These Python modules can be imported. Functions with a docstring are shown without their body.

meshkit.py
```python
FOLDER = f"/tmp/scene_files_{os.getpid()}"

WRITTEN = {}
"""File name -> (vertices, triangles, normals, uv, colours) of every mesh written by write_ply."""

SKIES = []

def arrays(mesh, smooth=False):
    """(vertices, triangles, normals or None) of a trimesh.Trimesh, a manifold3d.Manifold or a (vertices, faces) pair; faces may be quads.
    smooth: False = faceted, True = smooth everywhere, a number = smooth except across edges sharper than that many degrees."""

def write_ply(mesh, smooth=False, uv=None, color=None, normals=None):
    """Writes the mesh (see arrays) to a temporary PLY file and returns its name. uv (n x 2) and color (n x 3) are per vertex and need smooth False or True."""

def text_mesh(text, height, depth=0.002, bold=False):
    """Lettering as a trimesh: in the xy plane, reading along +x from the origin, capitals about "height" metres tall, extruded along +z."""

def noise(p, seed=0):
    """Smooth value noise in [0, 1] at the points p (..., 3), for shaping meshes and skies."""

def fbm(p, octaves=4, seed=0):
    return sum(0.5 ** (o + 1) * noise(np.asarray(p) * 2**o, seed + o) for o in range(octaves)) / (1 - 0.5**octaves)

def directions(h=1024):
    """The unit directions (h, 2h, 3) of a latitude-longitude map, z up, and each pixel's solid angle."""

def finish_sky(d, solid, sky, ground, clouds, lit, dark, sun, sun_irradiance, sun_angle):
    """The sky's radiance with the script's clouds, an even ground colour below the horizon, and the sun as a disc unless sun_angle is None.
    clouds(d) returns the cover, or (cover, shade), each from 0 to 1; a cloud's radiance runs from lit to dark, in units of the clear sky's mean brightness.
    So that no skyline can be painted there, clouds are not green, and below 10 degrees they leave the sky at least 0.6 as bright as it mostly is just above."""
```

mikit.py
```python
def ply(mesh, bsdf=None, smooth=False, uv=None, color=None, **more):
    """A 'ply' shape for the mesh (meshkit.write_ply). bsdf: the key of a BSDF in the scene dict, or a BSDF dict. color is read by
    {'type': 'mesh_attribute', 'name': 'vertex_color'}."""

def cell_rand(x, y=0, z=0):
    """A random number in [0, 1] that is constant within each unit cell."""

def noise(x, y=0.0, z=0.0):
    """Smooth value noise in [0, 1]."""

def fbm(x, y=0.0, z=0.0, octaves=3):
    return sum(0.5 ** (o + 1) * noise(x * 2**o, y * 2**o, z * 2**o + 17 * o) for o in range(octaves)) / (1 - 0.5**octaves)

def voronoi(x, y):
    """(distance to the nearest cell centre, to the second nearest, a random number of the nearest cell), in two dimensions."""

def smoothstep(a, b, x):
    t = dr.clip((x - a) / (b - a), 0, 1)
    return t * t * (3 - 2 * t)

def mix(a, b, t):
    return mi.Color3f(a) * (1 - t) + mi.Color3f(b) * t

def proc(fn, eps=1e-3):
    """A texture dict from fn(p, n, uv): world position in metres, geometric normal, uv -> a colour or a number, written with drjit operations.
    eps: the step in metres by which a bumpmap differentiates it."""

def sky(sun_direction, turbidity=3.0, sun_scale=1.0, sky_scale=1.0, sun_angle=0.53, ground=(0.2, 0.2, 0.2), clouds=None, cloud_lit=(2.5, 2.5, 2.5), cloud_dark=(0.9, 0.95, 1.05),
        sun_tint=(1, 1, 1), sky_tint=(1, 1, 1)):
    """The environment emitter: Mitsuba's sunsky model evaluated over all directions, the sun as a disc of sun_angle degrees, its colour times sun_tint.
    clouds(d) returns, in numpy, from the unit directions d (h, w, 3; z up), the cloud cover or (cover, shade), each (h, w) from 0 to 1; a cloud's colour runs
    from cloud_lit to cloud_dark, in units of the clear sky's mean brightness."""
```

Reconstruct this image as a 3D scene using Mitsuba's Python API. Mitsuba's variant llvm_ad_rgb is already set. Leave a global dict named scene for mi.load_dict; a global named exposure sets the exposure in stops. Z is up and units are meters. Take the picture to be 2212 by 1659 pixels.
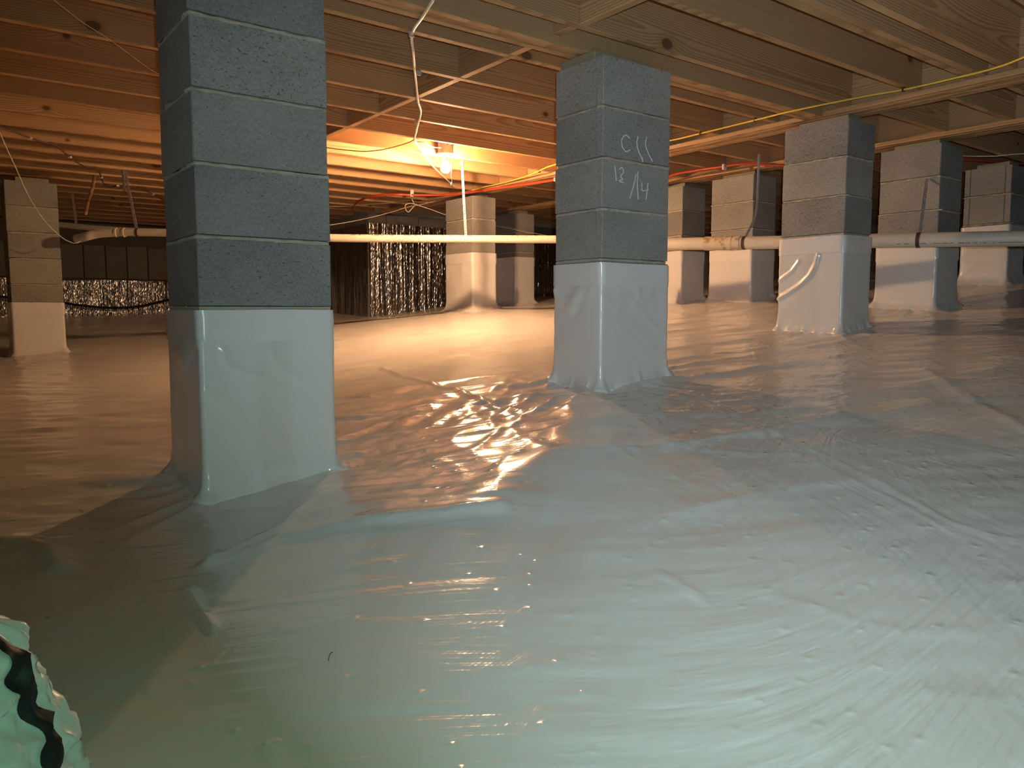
import math, random
import numpy as np, trimesh, drjit as dr, mitsuba as mi, mikit, meshkit
from mikit import proc, noise, fbm, cell_rand, smoothstep, mix
from scipy.interpolate import RBFInterpolator
from shapely.geometry import Polygon, Point, box as sbox
from shapely.ops import unary_union

T = mi.ScalarTransform4f
scene, labels = {}, {}
exposure = 0.1

# ------------------------------------------------------------------ camera
# x runs along the joists, y along the girders, z up; the lens is 0.6 m above the near ground
PITCH, YAW, F = math.radians(5.4), math.radians(52.8), 1662.0
FH = np.array([math.cos(YAW), math.sin(YAW), 0.0])
RT = np.array([math.sin(YAW), -math.cos(YAW), 0.0])
CAM = np.array([0, 0, 0.60])
FW = FH * math.cos(PITCH) + np.array([0, 0, -math.sin(PITCH)])
scene['camera'] = {
    'type': 'perspective', 'fov_axis': 'x', 'fov': 2 * math.degrees(math.atan(1106 / F)),
    'near_clip': 0.02, 'far_clip': 100.0,
    'to_world': T().look_at(origin=CAM.tolist(), target=(CAM + FW).tolist(), up=[0, 0, 1])}

# ------------------------------------------------------------------ lights
BULB = np.array([2.868, 4.525, 1.566])           # the bare bulb in the porcelain holder
BULB_RADIANCE = (2350.0, 1330.0, 665.0)
# the photographer's LED torch: a cool beam from beside the lens towards the right-hand piers
torch_at = CAM + RT * 0.03 + np.array([0, 0, 0.05])
torch_to = torch_at + (FH * math.cos(.38) + RT * math.sin(.38)) * 3.0 + np.array([0, 0, .52])
scene['torch_light'] = {'type': 'spot', 'cutoff_angle': 56.0, 'beam_width': 8.0,
    'intensity': {'type': 'rgb', 'value': [9.3, 10.9, 12.3]},
    'to_world': T().look_at(origin=torch_at.tolist(), target=torch_to.tolist(), up=[0, 0, 1])}
# a second, greener lamp held lower beside him, washing over the near ground
lamp_at = CAM + RT * 0.22 - FH * 0.12 + np.array([0, 0, 0.14])
lamp_to = np.array([.72, 0.62, -.1])
scene['hand_lamp'] = {'type': 'spot', 'cutoff_angle': 78.0, 'beam_width': 12.0,
    'intensity': {'type': 'rgb', 'value': [0.78, 1.85, 1.18]},
    'to_world': T().look_at(origin=lamp_at.tolist(), target=lamp_to.tolist(), up=[0, 0, 1])}

# ------------------------------------------------------------------ materials
def bsdf(key, color, rough=0.6, spec=0.5, metallic=0.0, bump=None, eps=1e-3, bscale=1.0, **kw):
    d = {'type': 'principled', 'roughness': rough, 'specular': spec, 'metallic': metallic, **kw}
    d['base_color'] = proc(color) if callable(color) else {'type': 'rgb', 'value': list(color)}
    if callable(rough):
        d['roughness'] = proc(rough)
    if bump is not None:
        d = {'type': 'bumpmap', 'arbitrary': proc(bump, eps), 'scale': bscale, 'bsdf': d}
    scene[key] = {'type': 'twosided', 'bsdf': d}

def wood_fn(axis, light, dark, knotty=1.0, zmid=1.76):
    """Flat-sawn pine; uv holds two random numbers of the board."""
    def fn(p, n, uv):
        L, C = (p.x, p.y) if axis == 0 else (p.y, p.x)
        s1, s2 = uv.x, uv.y
        q = s1 * 37.0 + s2 * 91.0
        wob = (fbm(L * 0.8 + q, s2 * 19.0, 0.0, 2) - 0.5) * 0.16 + (noise(L * 4.0, q, p.z * 8.0) - 0.5) * 0.012
        z0 = p.z - zmid + (s1 - 0.5) * 0.16 + wob * 0.6
        # knots push the rings aside
        cell = L * 1.15 + q
        ci = dr.floor(cell)
        lc = (ci + 0.2 + 0.6 * cell_rand(ci, s1 * 50.0, 3) - q) / 1.15
        zc = zmid + (cell_rand(ci, s2 * 50.0, 5) - 0.5) * 0.17
        size = 0.5 + 0.9 * cell_rand(ci, s1 * 31.0, 9)
        here = dr.select(cell_rand(ci, s2 * 77.0, 7) < 0.30 * knotty, mi.Float(1.0), mi.Float(0.0))
        kd = dr.sqrt(dr.square((L - lc) / 0.026) + dr.square((p.z - zc) / 0.017)) / size
        push = here * dr.exp(-dr.square((L - lc) / 0.09) - dr.square((p.z - zc) / 0.03)) * 0.02
        r = dr.sqrt(dr.square(z0) + dr.square(0.018 + 0.05 * s2 + wob * 0.35)) + push
        ring = r / (0.0055 + 0.004 * s1)
        ring = ring - dr.floor(ring)
        t = smoothstep(0.25, 0.86, ring) * (1 - smoothstep(0.9, 1.0, ring))
        streak = fbm(L * 3.0, C * 260.0 + q, p.z * 260.0, 2)
        t = dr.clip(t * 0.62 + (streak - 0.5) * 0.45, 0, 1)
        col = mix(light, dark, t)
        tone = 0.82 + 0.34 * s2
        col = col * (tone * (0.93 + 0.14 * fbm(L * 1.3 + q, C * 9.0, p.z * 9.0, 2)))
        # heartwood band
        heart = smoothstep(0.55, 0.8, noise(L * 0.35 + q, p.z * 7.0 + s1 * 9.0, 2.0))
        col = mix(col, mi.Color3f(0.33, 0.155, 0.065), 0.33 * heart)
        k = here * (1 - smoothstep(0.75, 1.1, kd))
        halo = here * (1 - smoothstep(1.0, 2.2, kd))
        col = mix(col, mi.Color3f(0.30, 0.15, 0.065), 0.5 * halo)
        return mix(col, mi.Color3f(0.11, 0.05, 0.028), 0.85 * k)
    return fn
PINE, LATE = (0.50, 0.315, 0.16), (0.26, 0.135, 0.055)
bsdf('wood_along', wood_fn(0, PINE, LATE), 0.62, 0.35)
bsdf('wood_across', wood_fn(1, PINE, LATE), 0.62, 0.35)
bsdf('wood_girder', wood_fn(0, PINE, LATE, 0.5), 0.65, 0.3)
bsdf('wood_treated', wood_fn(1, (0.30, 0.28, 0.20), (0.20, 0.18, 0.12), 0.4), 0.7, 0.3)
bsdf('plywood', lambda p, n, uv: mix((0.50, 0.34, 0.19), (0.36, 0.22, 0.11), fbm(p.x * 2.0, p.y * 26.0, 0.0, 3)), 0.7, 0.3)

def block_col(p, n, uv):
    s = uv.x
    sp = noise(p.x * 330.0, p.y * 330.0, p.z * 330.0)
    sp2 = noise(p.x * 120.0, p.y * 120.0, p.z * 120.0)
    big = fbm(p.x * 5.0 + s * 40.0, p.y * 5.0, p.z * 5.0, 3)
    v = 0.295 + 0.12 * (sp - 0.5) + 0.07 * (sp2 - 0.5) + 0.13 * (big - 0.5) + 0.09 * (s - 0.5)
    pit = smoothstep(0.80, 0.90, noise(p.x * 190.0, p.y * 190.0 + 7.0, p.z * 190.0))
    v = v * (1 - 0.5 * pit)
    moss = smoothstep(0.55, 0.75, fbm(p.x * 3.0, p.y * 3.0 + 11.0, p.z * 3.0, 2)) * 0.5
    return mi.Color3f(v * 1.0, v * (1.0 + 0.015 * moss), v * (0.97 - 0.07 * moss - 0.06 * s))
bsdf('block', block_col, 0.9, 0.2,
     bump=lambda p, n, uv: 0.0011 * noise(p.x * 260.0, p.y * 260.0, p.z * 260.0) + 0.0007 * noise(p.x * 90.0, p.y * 90.0, p.z * 90.0), eps=6e-4)
bsdf('mortar', lambda p, n, uv: mix((0.58, 0.53, 0.43), (0.36, 0.33, 0.26), fbm(p.x * 60.0, p.y * 60.0, p.z * 60.0, 3)), 0.95, 0.1,
     bump=lambda p, n, uv: 0.002 * fbm(p.x * 110.0, p.y * 110.0, p.z * 110.0, 2), eps=8e-4)

def poly_tone(k):
  def poly_col(p, n, uv):
    a = fbm(p.x * 1.2, p.y * 1.2, p.z * 1.2, 3)
    d = smoothstep(0.60, 0.78, fbm(p.x * 5.0 + 9.0, p.y * 5.0, 0.0, 3))
    c = mix((0.78, 0.775, 0.75), (0.70, 0.695, 0.67), a)
    return k * mix(c, mi.Color3f(0.55, 0.49, 0.42), 0.22 * d)
  return poly_col
def sheet_bump(p, n, uv):
    # drawn fibres, fine pulls and small dimples of the reinforced polythene
    # pulls follow the slope on the far side and swing round towards the joists in the open corner
    t = smoothstep(0.4, 2.2, p.x * 0.8 - p.y * 0.75 + 0.5 * noise(p.x * 0.7, p.y * 0.7, 5.0))
    th = -0.52 + 0.70 * t + 0.9 * (noise(p.x * 0.9, p.y * 0.9, 12.0) - 0.5)
    cu, su = dr.cos(th), dr.sin(th)
    u, v = p.x * cu + p.y * su, -p.x * su + p.y * cu
    w = fbm(p.x * 0.9, p.y * 0.9, 3.0, 2)
    a = fbm(u * 5.0, v * 42.0, 1.0, 3) * 0.0036 * (0.25 + w) * (1.0 - 0.55 * t)
    a = a + fbm(u * 28.0 + v * 9.0, v * 16.0, 9.0, 2) * 0.0016 * t
    b = fbm(u * 40.0, v * 7.0, 4.0, 2) * 0.0011
    f, g, r = mikit.voronoi(p.x * 11.0, p.y * 11.0)
    c = dr.exp(-dr.square(f / 0.085)) * 0.0015 * dr.select(r > 0.45, mi.Float(1.0), mi.Float(0.0))
    d = noise(p.x * 150.0, p.y * 150.0, 6.0) * 0.00016
    # scrim threads catch the lamp
    e = (dr.sin(u * 900.0) + dr.sin(v * 900.0)) * 0.00003
    return a + b + c + d + e
bsdf('poly_floor', poly_tone(0.87), 0.15, 0.7, bump=sheet_bump, eps=1.2e-3)
bsdf('poly_wrap', poly_tone(1.05), 0.22, 0.55)
bsdf('poly_tape', (0.79, 0.785, 0.77), 0.22, 0.5)
bsdf('pvc', lambda p, n, uv: mix((0.74, 0.70, 0.60), (0.62, 0.56, 0.45), fbm(p.x * 6.0, p.y * 6.0, p.z * 14.0, 3)), 0.35, 0.5)
bsdf('pvc_glue', lambda p, n, uv: mix((0.68, 0.58, 0.44), (0.46, 0.31, 0.17), smoothstep(0.52, 0.72, fbm(p.x * 30.0, p.y * 30.0, p.z * 30.0, 3))), 0.4, 0.5)
bsdf('ink', (0.30, 0.26, 0.21), 0.7, 0.2)
bsdf('galvanised', lambda p, n, uv: mix((0.62, 0.60, 0.57), (0.46, 0.44, 0.42), fbm(p.x * 60.0, p.y * 60.0, p.z * 60.0, 2)), 0.42, 0.5, 0.2)
bsdf('rusty', lambda p, n, uv: mix((0.30, 0.11, 0.06), (0.45, 0.30, 0.22), smoothstep(0.45, 0.7, fbm(p.x * 40.0, p.y * 40.0, p.z * 25.0, 3))), 0.55, 0.4, 0.25)
bsdf('foil', lambda p, n, uv: mix((0.56, 0.545, 0.535), (0.46, 0.445, 0.435), noise(p.x * 40.0, p.y * 40.0, p.z * 40.0)), 0.26, 0.5, 1.0)
bsdf('porcelain', (0.80, 0.78, 0.74), 0.2, 0.5)
bsdf('box_plastic', (0.42, 0.40, 0.38), 0.5, 0.4)
bsdf('brass', (0.75, 0.60, 0.32), 0.3, 0.5, 0.9)
bsdf('cable_white', (0.74, 0.70, 0.58), 0.45, 0.4)
bsdf('cable_yellow', (0.86, 0.60, 0.09), 0.4, 0.4)
bsdf('tube_red', (0.47, 0.07, 0.03), 0.35, 0.5)
bsdf('wire_grey', (0.42, 0.36, 0.31), 0.5, 0.4)
bsdf('wire_dark', (0.075, 0.045, 0.035), 0.5, 0.4)
bsdf('wire_copper', (0.36, 0.13, 0.055), 0.45, 0.4)
bsdf('string', (0.66, 0.60, 0.50), 0.8, 0.2)
bsdf('black_rubber', (0.015, 0.014, 0.014), 0.35, 0.5)
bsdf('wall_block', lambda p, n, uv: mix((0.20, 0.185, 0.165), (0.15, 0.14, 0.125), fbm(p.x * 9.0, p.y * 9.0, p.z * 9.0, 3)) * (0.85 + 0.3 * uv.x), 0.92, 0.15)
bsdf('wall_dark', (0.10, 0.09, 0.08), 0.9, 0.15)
bsdf('bag_white', lambda p, n, uv: mix((0.72, 0.74, 0.72), (0.60, 0.64, 0.66), fbm(p.x * 14.0, p.y * 14.0, p.z * 14.0, 2)), 0.3, 0.5)
bsdf('bag_black', (0.014, 0.016, 0.018), 0.55, 0.3)
bsdf('chalk', (0.78, 0.79, 0.77), 0.95, 0.05)
bsdf('bulb_glass', (0.9, 0.88, 0.8), 0.3, 0.5)

# ------------------------------------------------------------------ helpers
rng = np.random.default_rng(7)
def numbered(name):
    if not any(k == name or k.startswith(name + '__') for k in list(scene) + list(labels)):
        return name
    n = 1
    while any(k == f'{name}_{n:03d}' or k.startswith(f'{name}_{n:03d}__') for k in list(scene) + list(labels)):
        n += 1
    return f'{name}_{n:03d}'
_count = {}
def key_for(name, parent=None):
    full = f'{parent}__{name}' if parent else name
    n = _count.get(full, 0)
    _count[full] = n + 1
    return full if n == 0 else f'{full}_{n:03d}'
def thing(name, label, cat, group=None):
    k = key_for(name)
    labels[k] = {'label': label, 'category': cat}
    if group:
        labels[k]['group'] = group
    return k
def part(parent, name, mesh, mat, smooth=False, uv=None, label=None, **kw):
    k = key_for(name, parent)
    scene[k] = mikit.ply(mesh, mat, smooth, uv=uv, **kw)
    if label:
        labels[k] = {'label': label}
    return k
def single(name, mesh, mat, label, cat, group=None, smooth=30, uv=None):
    k = thing(name, label, cat, group)
    scene[k] = mikit.ply(mesh, mat, smooth, uv=uv)
    return k
def struct(name, mesh, mat, label, smooth=False, uv=None):
    scene[name] = mikit.ply(mesh, mat, smooth, uv=uv)
    labels[name] = {'label': label, 'category': name.split('_')[0], 'kind': 'structure'}
    return name
def seeded_uv(mesh, r=rng):
    return np.tile(r.random(2), (len(mesh.vertices), 1))

def chamfer_box(x0, x1, y0, y1, z0, z1, c=0.004, jit=0.0, r=rng):
    c = min(c, (x1 - x0) / 3, (y1 - y0) / 3, (z1 - z0) / 3)
    pts = []
    for sx, X in ((1, x0), (-1, x1)):
        for sy, Y in ((1, y0), (-1, y1)):
            for sz, Z in ((1, z0), (-1, z1)):
                pts += [[X, Y + sy * c, Z + sz * c], [X + sx * c, Y, Z + sz * c], [X + sx * c, Y + sy * c, Z]]
    pts = np.array(pts)
    if jit:
        pts = pts + r.uniform(-jit, jit, pts.shape)
    return trimesh.convex.convex_hull(pts)

def split(mesh):
    """Unshared faces so that flat shading and per-vertex uv go together."""
    v = mesh.vertices[mesh.faces].reshape(-1, 3)
    return trimesh.Trimesh(v, np.arange(len(v)).reshape(-1, 3), process=False)

def smooth_path(pts, n=8):
    pts = np.asarray(pts, float)
    if len(pts) < 3:
        t = np.linspace(0, 1, n)[:, None]
        return pts[0] * (1 - t) + pts[-1] * t
    P = np.vstack([2 * pts[0] - pts[1], pts, 2 * pts[-1] - pts[-2]])
    out = []
    for i in range(1, len(P) - 2):
        for t in np.linspace(0, 1, n, endpoint=False):
            a, b, c, d = P[i - 1], P[i], P[i + 1], P[i + 2]
            out.append(0.5 * ((2 * b) + (c - a) * t + (2 * a - 5 * b + 4 * c - d) * t * t + (3 * b - a - 3 * c + d) * t ** 3))
    out.append(pts[-1])
    return np.array(out)

def tube(path, r, sides=8, flat=None, closed=True):
    """Round tube, or a strip of half-width r and half-thickness flat."""
    path = np.asarray(path, float)
    t = np.gradient(path, axis=0)
    t /= np.linalg.norm(t, axis=1, keepdims=True) + 1e-12
    up = np.array([0, 0, 1.0]) if abs(t[:, 2]).mean() < 0.8 else np.array([0.6, 0.8, 0.0])
    n = np.cross(t, up)
    n /= np.linalg.norm(n, axis=1, keepdims=True) + 1e-12
    b = np.cross(n, t)
    ang = np.arange(sides) * 2 * np.pi / sides
    rr = np.broadcast_to(np.asarray(r, float), (len(path),))
    rb = rr if flat is None else np.full(len(path), flat)
    v = (path[:, None] + np.cos(ang)[None, :, None] * n[:, None] * rr[:, None, None] + np.sin(ang)[None, :, None] * b[:, None] * rb[:, None, None]).reshape(-1, 3)
    f = []
    for i in range(len(path) - 1):
        for j in range(sides):
            a, c = i * sides + j, i * sides + (j + 1) % sides
            f += [[a, c, c + sides], [a, c + sides, a + sides]]
    m = len(v)
    if closed:
        v = np.vstack([v, path[0], path[-1]])
        for j in range(sides):
            f.append([m, (j + 1) % sides, j])
            e = (len(path) - 1) * sides
            f.append([m + 1, e + j, e + (j + 1) % sides])
    return trimesh.Trimesh(v, np.array(f), process=False)

def frame(origin, xa, ya):
    xa, ya = np.asarray(xa, float), np.asarray(ya, float)
    xa = xa / np.linalg.norm(xa)
    za = np.cross(xa, ya); za /= np.linalg.norm(za)
    ya = np.cross(za, xa)
    m = np.eye(4); m[:3, 0], m[:3, 1], m[:3, 2], m[:3, 3] = xa, ya, za, origin
    return m

def lathe(profile, at, axis=(0, 0, 1), n=28):
    m = trimesh.creation.revolve(np.array(profile), sections=n)
    z = np.asarray(axis, float) / np.linalg.norm(axis)
    x = np.cross([0.3, 0.9, 0.1], z)
    m.apply_transform(frame(at, x, np.cross(z, x)))
    return m

# ------------------------------------------------------------------ ground
PIERS = [  # x0, x1, y0, y1, top of the plastic, mortar seed
    (0.607, 1.000, 2.240, 2.580, 0.600), (2.160, 2.550, 2.255, 2.540, 0.792), (3.850, 4.120, 2.200, 2.575, 0.996),
    (4.850, 5.140, 2.180, 2.545, 1.00), (5.940, 6.210, 2.200, 2.500, 1.190), (4.850, 5.130, 3.485, 3.860, 1.06),
    (4.850, 5.130, 4.145, 4.500, 1.080), (3.820, 4.070, 5.600, 6.030, 1.108), (4.820, 5.070, 6.300, 6.680, 1.150),
    (0.530, 0.880, 7.070, 7.420, 0.665)]
G = np.array([  # measured ground heights
    (0.607, 2.24, .050), (1.0, 2.24, .062), (0.607, 2.58, .096), (1.0, 2.58, .105), (2.16, 2.255, .268), (2.55, 2.255, .305), (2.16, 2.54, .295), (2.55, 2.54, .32),
    (3.85, 2.2, .479), (4.12, 2.2, .505), (3.85, 2.575, .482), (4.85, 2.18, .597), (5.14, 2.18, .603), (4.85, 2.545, .622), (5.95, 2.2, .785),
    (4.85, 3.485, .668), (4.85, 4.145, .648), (3.82, 5.6, .618), (4.82, 6.3, .652), (0.53, 7.07, .238), (0.88, 7.07, .257),
    (0.04, 1.18, -.02), (.34, .95, -.02), (.58, .77, -.01), (.82, .58, 0.0), (1.12, .36, .02), (0.3, 0.3, -.06), (0, 0, -.08), (1.5, -1, .0), (-1, -1, -.1),
    (0.9, 1.2, 0.035), (1.5, 1.0, .10), (2.3, .8, .20), (1.3, 1.55, .155), (0.95, 1.62, .085), (1.75, 1.9, .225), (1.2, 2.6, .13), (1.6, 3.2, .2),
    (3.85, 7.5, .53), (5.3, 7.5, .70), (2.4, 6.2, .40), (3.2, 4.6, .47), (1.6, 5.0, .235), (1.9, 8.0, .40), (0.0, 4.0, .10), (-.6, 3.0, .05), (-.5, 6.0, .15),
    (1.2, 8.4, .33), (1.3, 10.4, .53), (2.8, 10.4, .56), (0.0, 10.4, .50), (4.4, 3.2, .57), (4.5, 5.0, .60), (3.6, 1.2, .40), (5.0, .6, .55), (7.0, 3.0, .9), (8, 0, .9), (8.0, 7.5, .9), (-4, 8, .2), (-4, 0, -.2), (4, -4, .3), (-2, -4, -.1)])
_rbf = RBFInterpolator(G[:, :2], G[:, 2], kernel='linear', smoothing=0.004, degree=1)
_gx, _gy = np.linspace(-5, 10, 121), np.linspace(-5, 12, 137)
_gz = _rbf(np.stack(np.meshgrid(_gx, _gy, indexing='ij'), -1).reshape(-1, 2)).reshape(121, 137)
from scipy.ndimage import gaussian_filter
_gz = gaussian_filter(_gz, 1.3)
from scipy.interpolate import RectBivariateSpline
_sp = RectBivariateSpline(_gx, _gy, _gz)
def base_z(x, y):
    return _sp.ev(np.asarray(x, float), np.asarray(y, float))

def seg_dist(x, y, a, b):
    a, b = np.array(a), np.array(b)
    d = b - a
    t = np.clip(((x - a[0]) * d[0] + (y - a[1]) * d[1]) / (d @ d), 0, 1)
    px, py = a[0] + t * d[0], a[1] + t * d[1]
    side = np.sign((x - a[0]) * d[1] - (y - a[1]) * d[0])
    return np.hypot(x - px, y - py), side, t
CREASES = [  # polyline, height, width
    ([(2.408, 2.097), (2.161, 1.576), (2.025, 1.249), (1.931, 1.029), (1.854, .871), (1.789, .747), (1.782, .65), (1.81, .591)], .0035, .008),
    ([(2.254, 1.939), (2.066, 1.471), (1.931, 1.176), (1.853, .974), (1.785, .806), (1.739, .697)], .0025, .007),
    ([(1.751, 1.539), (1.807, 1.427), (1.861, 1.323), (1.953, 1.234)], .004, .008),
    ([(1.161, 1.038), (1.151, .957), (1.139, .897)], .005, .007),
    ([(1.13, .89), (1.261, .856), (1.43, .811), (1.61, .751)], .0018, .008),
    ([(1.238, .85), (1.263, .768), (1.264, .687), (1.296, .605), (1.376, .529)], .0025, .008),
    ([(1.148, .512), (1.182, .461), (1.237, .401)], .0045, .004),
    ([(.472, 1.747), (.545, 1.749), (.669, 1.786), (.808, 1.718), (.982, 1.567), (1.1, 1.5)], .013, .022),
    ([(.472, 1.747), (.578, 1.816), (.672, 1.855), (.841, 1.992)], .010, .016),
    ([(.398, 1.651), (.394, 1.533), (.388, 1.429)], .010, .007),
    ([(.34, 1.322), (.379, 1.31), (.43, 1.343)], .003, .004),
    ([(.35, 1.038), (.347, .985)], .004, .004),
    ([(2.042, 3.91), (1.919, 3.449), (1.846, 2.841), (1.751, 2.477), (1.729, 2.211)], .010, .014),
    ([(.132, 2.222), (.197, 2.098), (.208, 1.949)], .016, .03),
    ([(3.214, 1.48), (2.872, 1.161), (2.595, .888)], .006, .03),
    ([(1.586, .551), (1.618, .538)], .006, .006),
    ([(1.35, 3.5), (1.75, 3.0)], .006, .014)]
def ground_z(x, y):
    x, y = np.asarray(x, float), np.asarray(y, float)
    z = base_z(x, y).copy()
    s = x.shape
    def N(fx, fy, rot, seed, oct=2):
        c, q = math.cos(rot), math.sin(rot)
        p = np.stack([(x * c + y * q) * fx, (-x * q + y * c) * fy, np.full(s, seed * 3.7)], -1)
        return meshkit.fbm(p, oct, seed)
    def ridge(v):
        return (1 - np.abs(2 * v - 1)) ** 2
    near = np.clip((y * 0.8 + x * 0.6 - 1.2) / 1.6, 0, 1)
    # long shallow pulls of the sheet, different ways in different places
    m1 = N(.6, .6, 0, 21, 2)
    z += (0.004 + 0.016 * near) * (ridge(N(.9, 4.6, -0.35, 3)) - .4) * np.clip(m1 * 2.2 - .4, 0.15, 1)
    z += (0.003 + 0.009 * near) * (ridge(N(1.2, 9.5, -0.8, 5)) - .4) * np.clip(1.5 - m1 * 1.8, 0.1, 1)
    z += 0.0035 * (ridge(N(6.0, .9, 0.9, 8)) - .4) * np.clip(N(.8, .8, 0, 33, 1) * 2 - .7, 0, 1)
    z += 0.0040 * (.25 + .75 * near) * (ridge(N(2.4, 17.0, -0.62, 11)) - .4)
    z += (0.006 + .012 * near) * (N(1.6, 1.6, 0, 13, 3) - .5)
    # crumpled patch under the bulb
    patch = np.exp(-(((x - 1.75) / .75) ** 2 + ((y - 2.25) / .85) ** 2))
    z += patch * (0.016 * (ridge(N(2.2, 8.0, 0.5, 41)) - .3) + 0.009 * (ridge(N(11.0, 5.0, -.3, 43)) - .3))
    # bulge of the sheet: crest from the first pier's foot to the second pier's
    cr = [(.97, 2.12), (.87, 1.88), (.93, 1.68), (1.03, 1.57), (1.196, 1.58), (1.496, 1.70), (1.743, 1.81), (1.93, 2.10)]
    d = np.full(s, 9.0)
    for a, b in zip(cr[:-1], cr[1:]):
        d = np.minimum(d, seg_dist(x, y, a, b)[0])
    z += 0.022 * np.exp(-(d / .14) ** 2)
    for pts, h, w in CREASES:
        d = np.full(s, 9.0)
        for a, b in zip(pts[:-1], pts[1:]):
            d = np.minimum(d, seg_dist(x, y, a, b)[0])
        z += h * np.exp(-(d / w) ** 2)
    # folds that fan out from each pier's foot
    for i, (x0, x1, y0, y1, _) in enumerate(PIERS):
        cx, cy = (x0 + x1) / 2, (y0 + y1) / 2
        dx, dy = np.maximum(np.abs(x - cx) - (x1 - x0) / 2, 0), np.maximum(np.abs(y - cy) - (y1 - y0) / 2, 0)
        e = np.hypot(dx, dy)
        ang = np.arctan2(y - cy, x - cx)
        fan = meshkit.noise(np.stack([np.cos(ang) * 4.5 + i * 9.1, np.sin(ang) * 4.5, np.full(s, 2.0 + i)], -1), 5)
        z += 0.014 * (ridge(fan) - .3) * np.exp(-(e / .26) ** 2) * np.clip(e / .05, 0, 1)
        z += 0.010 * np.exp(-e / .03)
    return z
def axis_lines(lo, hi, f0, f1, fine, growth=1.06):
    v = list(np.arange(f0, f1, fine))
    s, c = fine, v[-1]
    while c < hi:
        s *= growth; c += s; v.append(c)
    s, c = fine, v[0]
    while c > lo:
        s *= growth; c -= s; v.insert(0, c)
    return np.array(v)
gx, gy = axis_lines(-4.5, 9.6, -.15, 4.6, .0135, 1.05), axis_lines(-4.5, 11.6, .25, 4.6, .0135, 1.02)
X, Y = np.meshgrid(gx, gy, indexing='ij')
Z = ground_z(X, Y)
nx, ny = len(gx), len(gy)
idx = np.arange(nx * ny).reshape(nx, ny)
quads = np.stack([idx[:-1, :-1], idx[1:, :-1], idx[1:, 1:], idx[:-1, 1:]], -1).reshape(-1, 4)
floor_mesh = trimesh.Trimesh(np.stack([X, Y, Z], -1).reshape(-1, 3), np.vstack([quads[:, :3], quads[:, [0, 2, 3]]]), process=False)
struct('floor', floor_mesh, 'poly_floor', 'wrinkled glossy white polythene ground sheet covering the crawl space', True)

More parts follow.
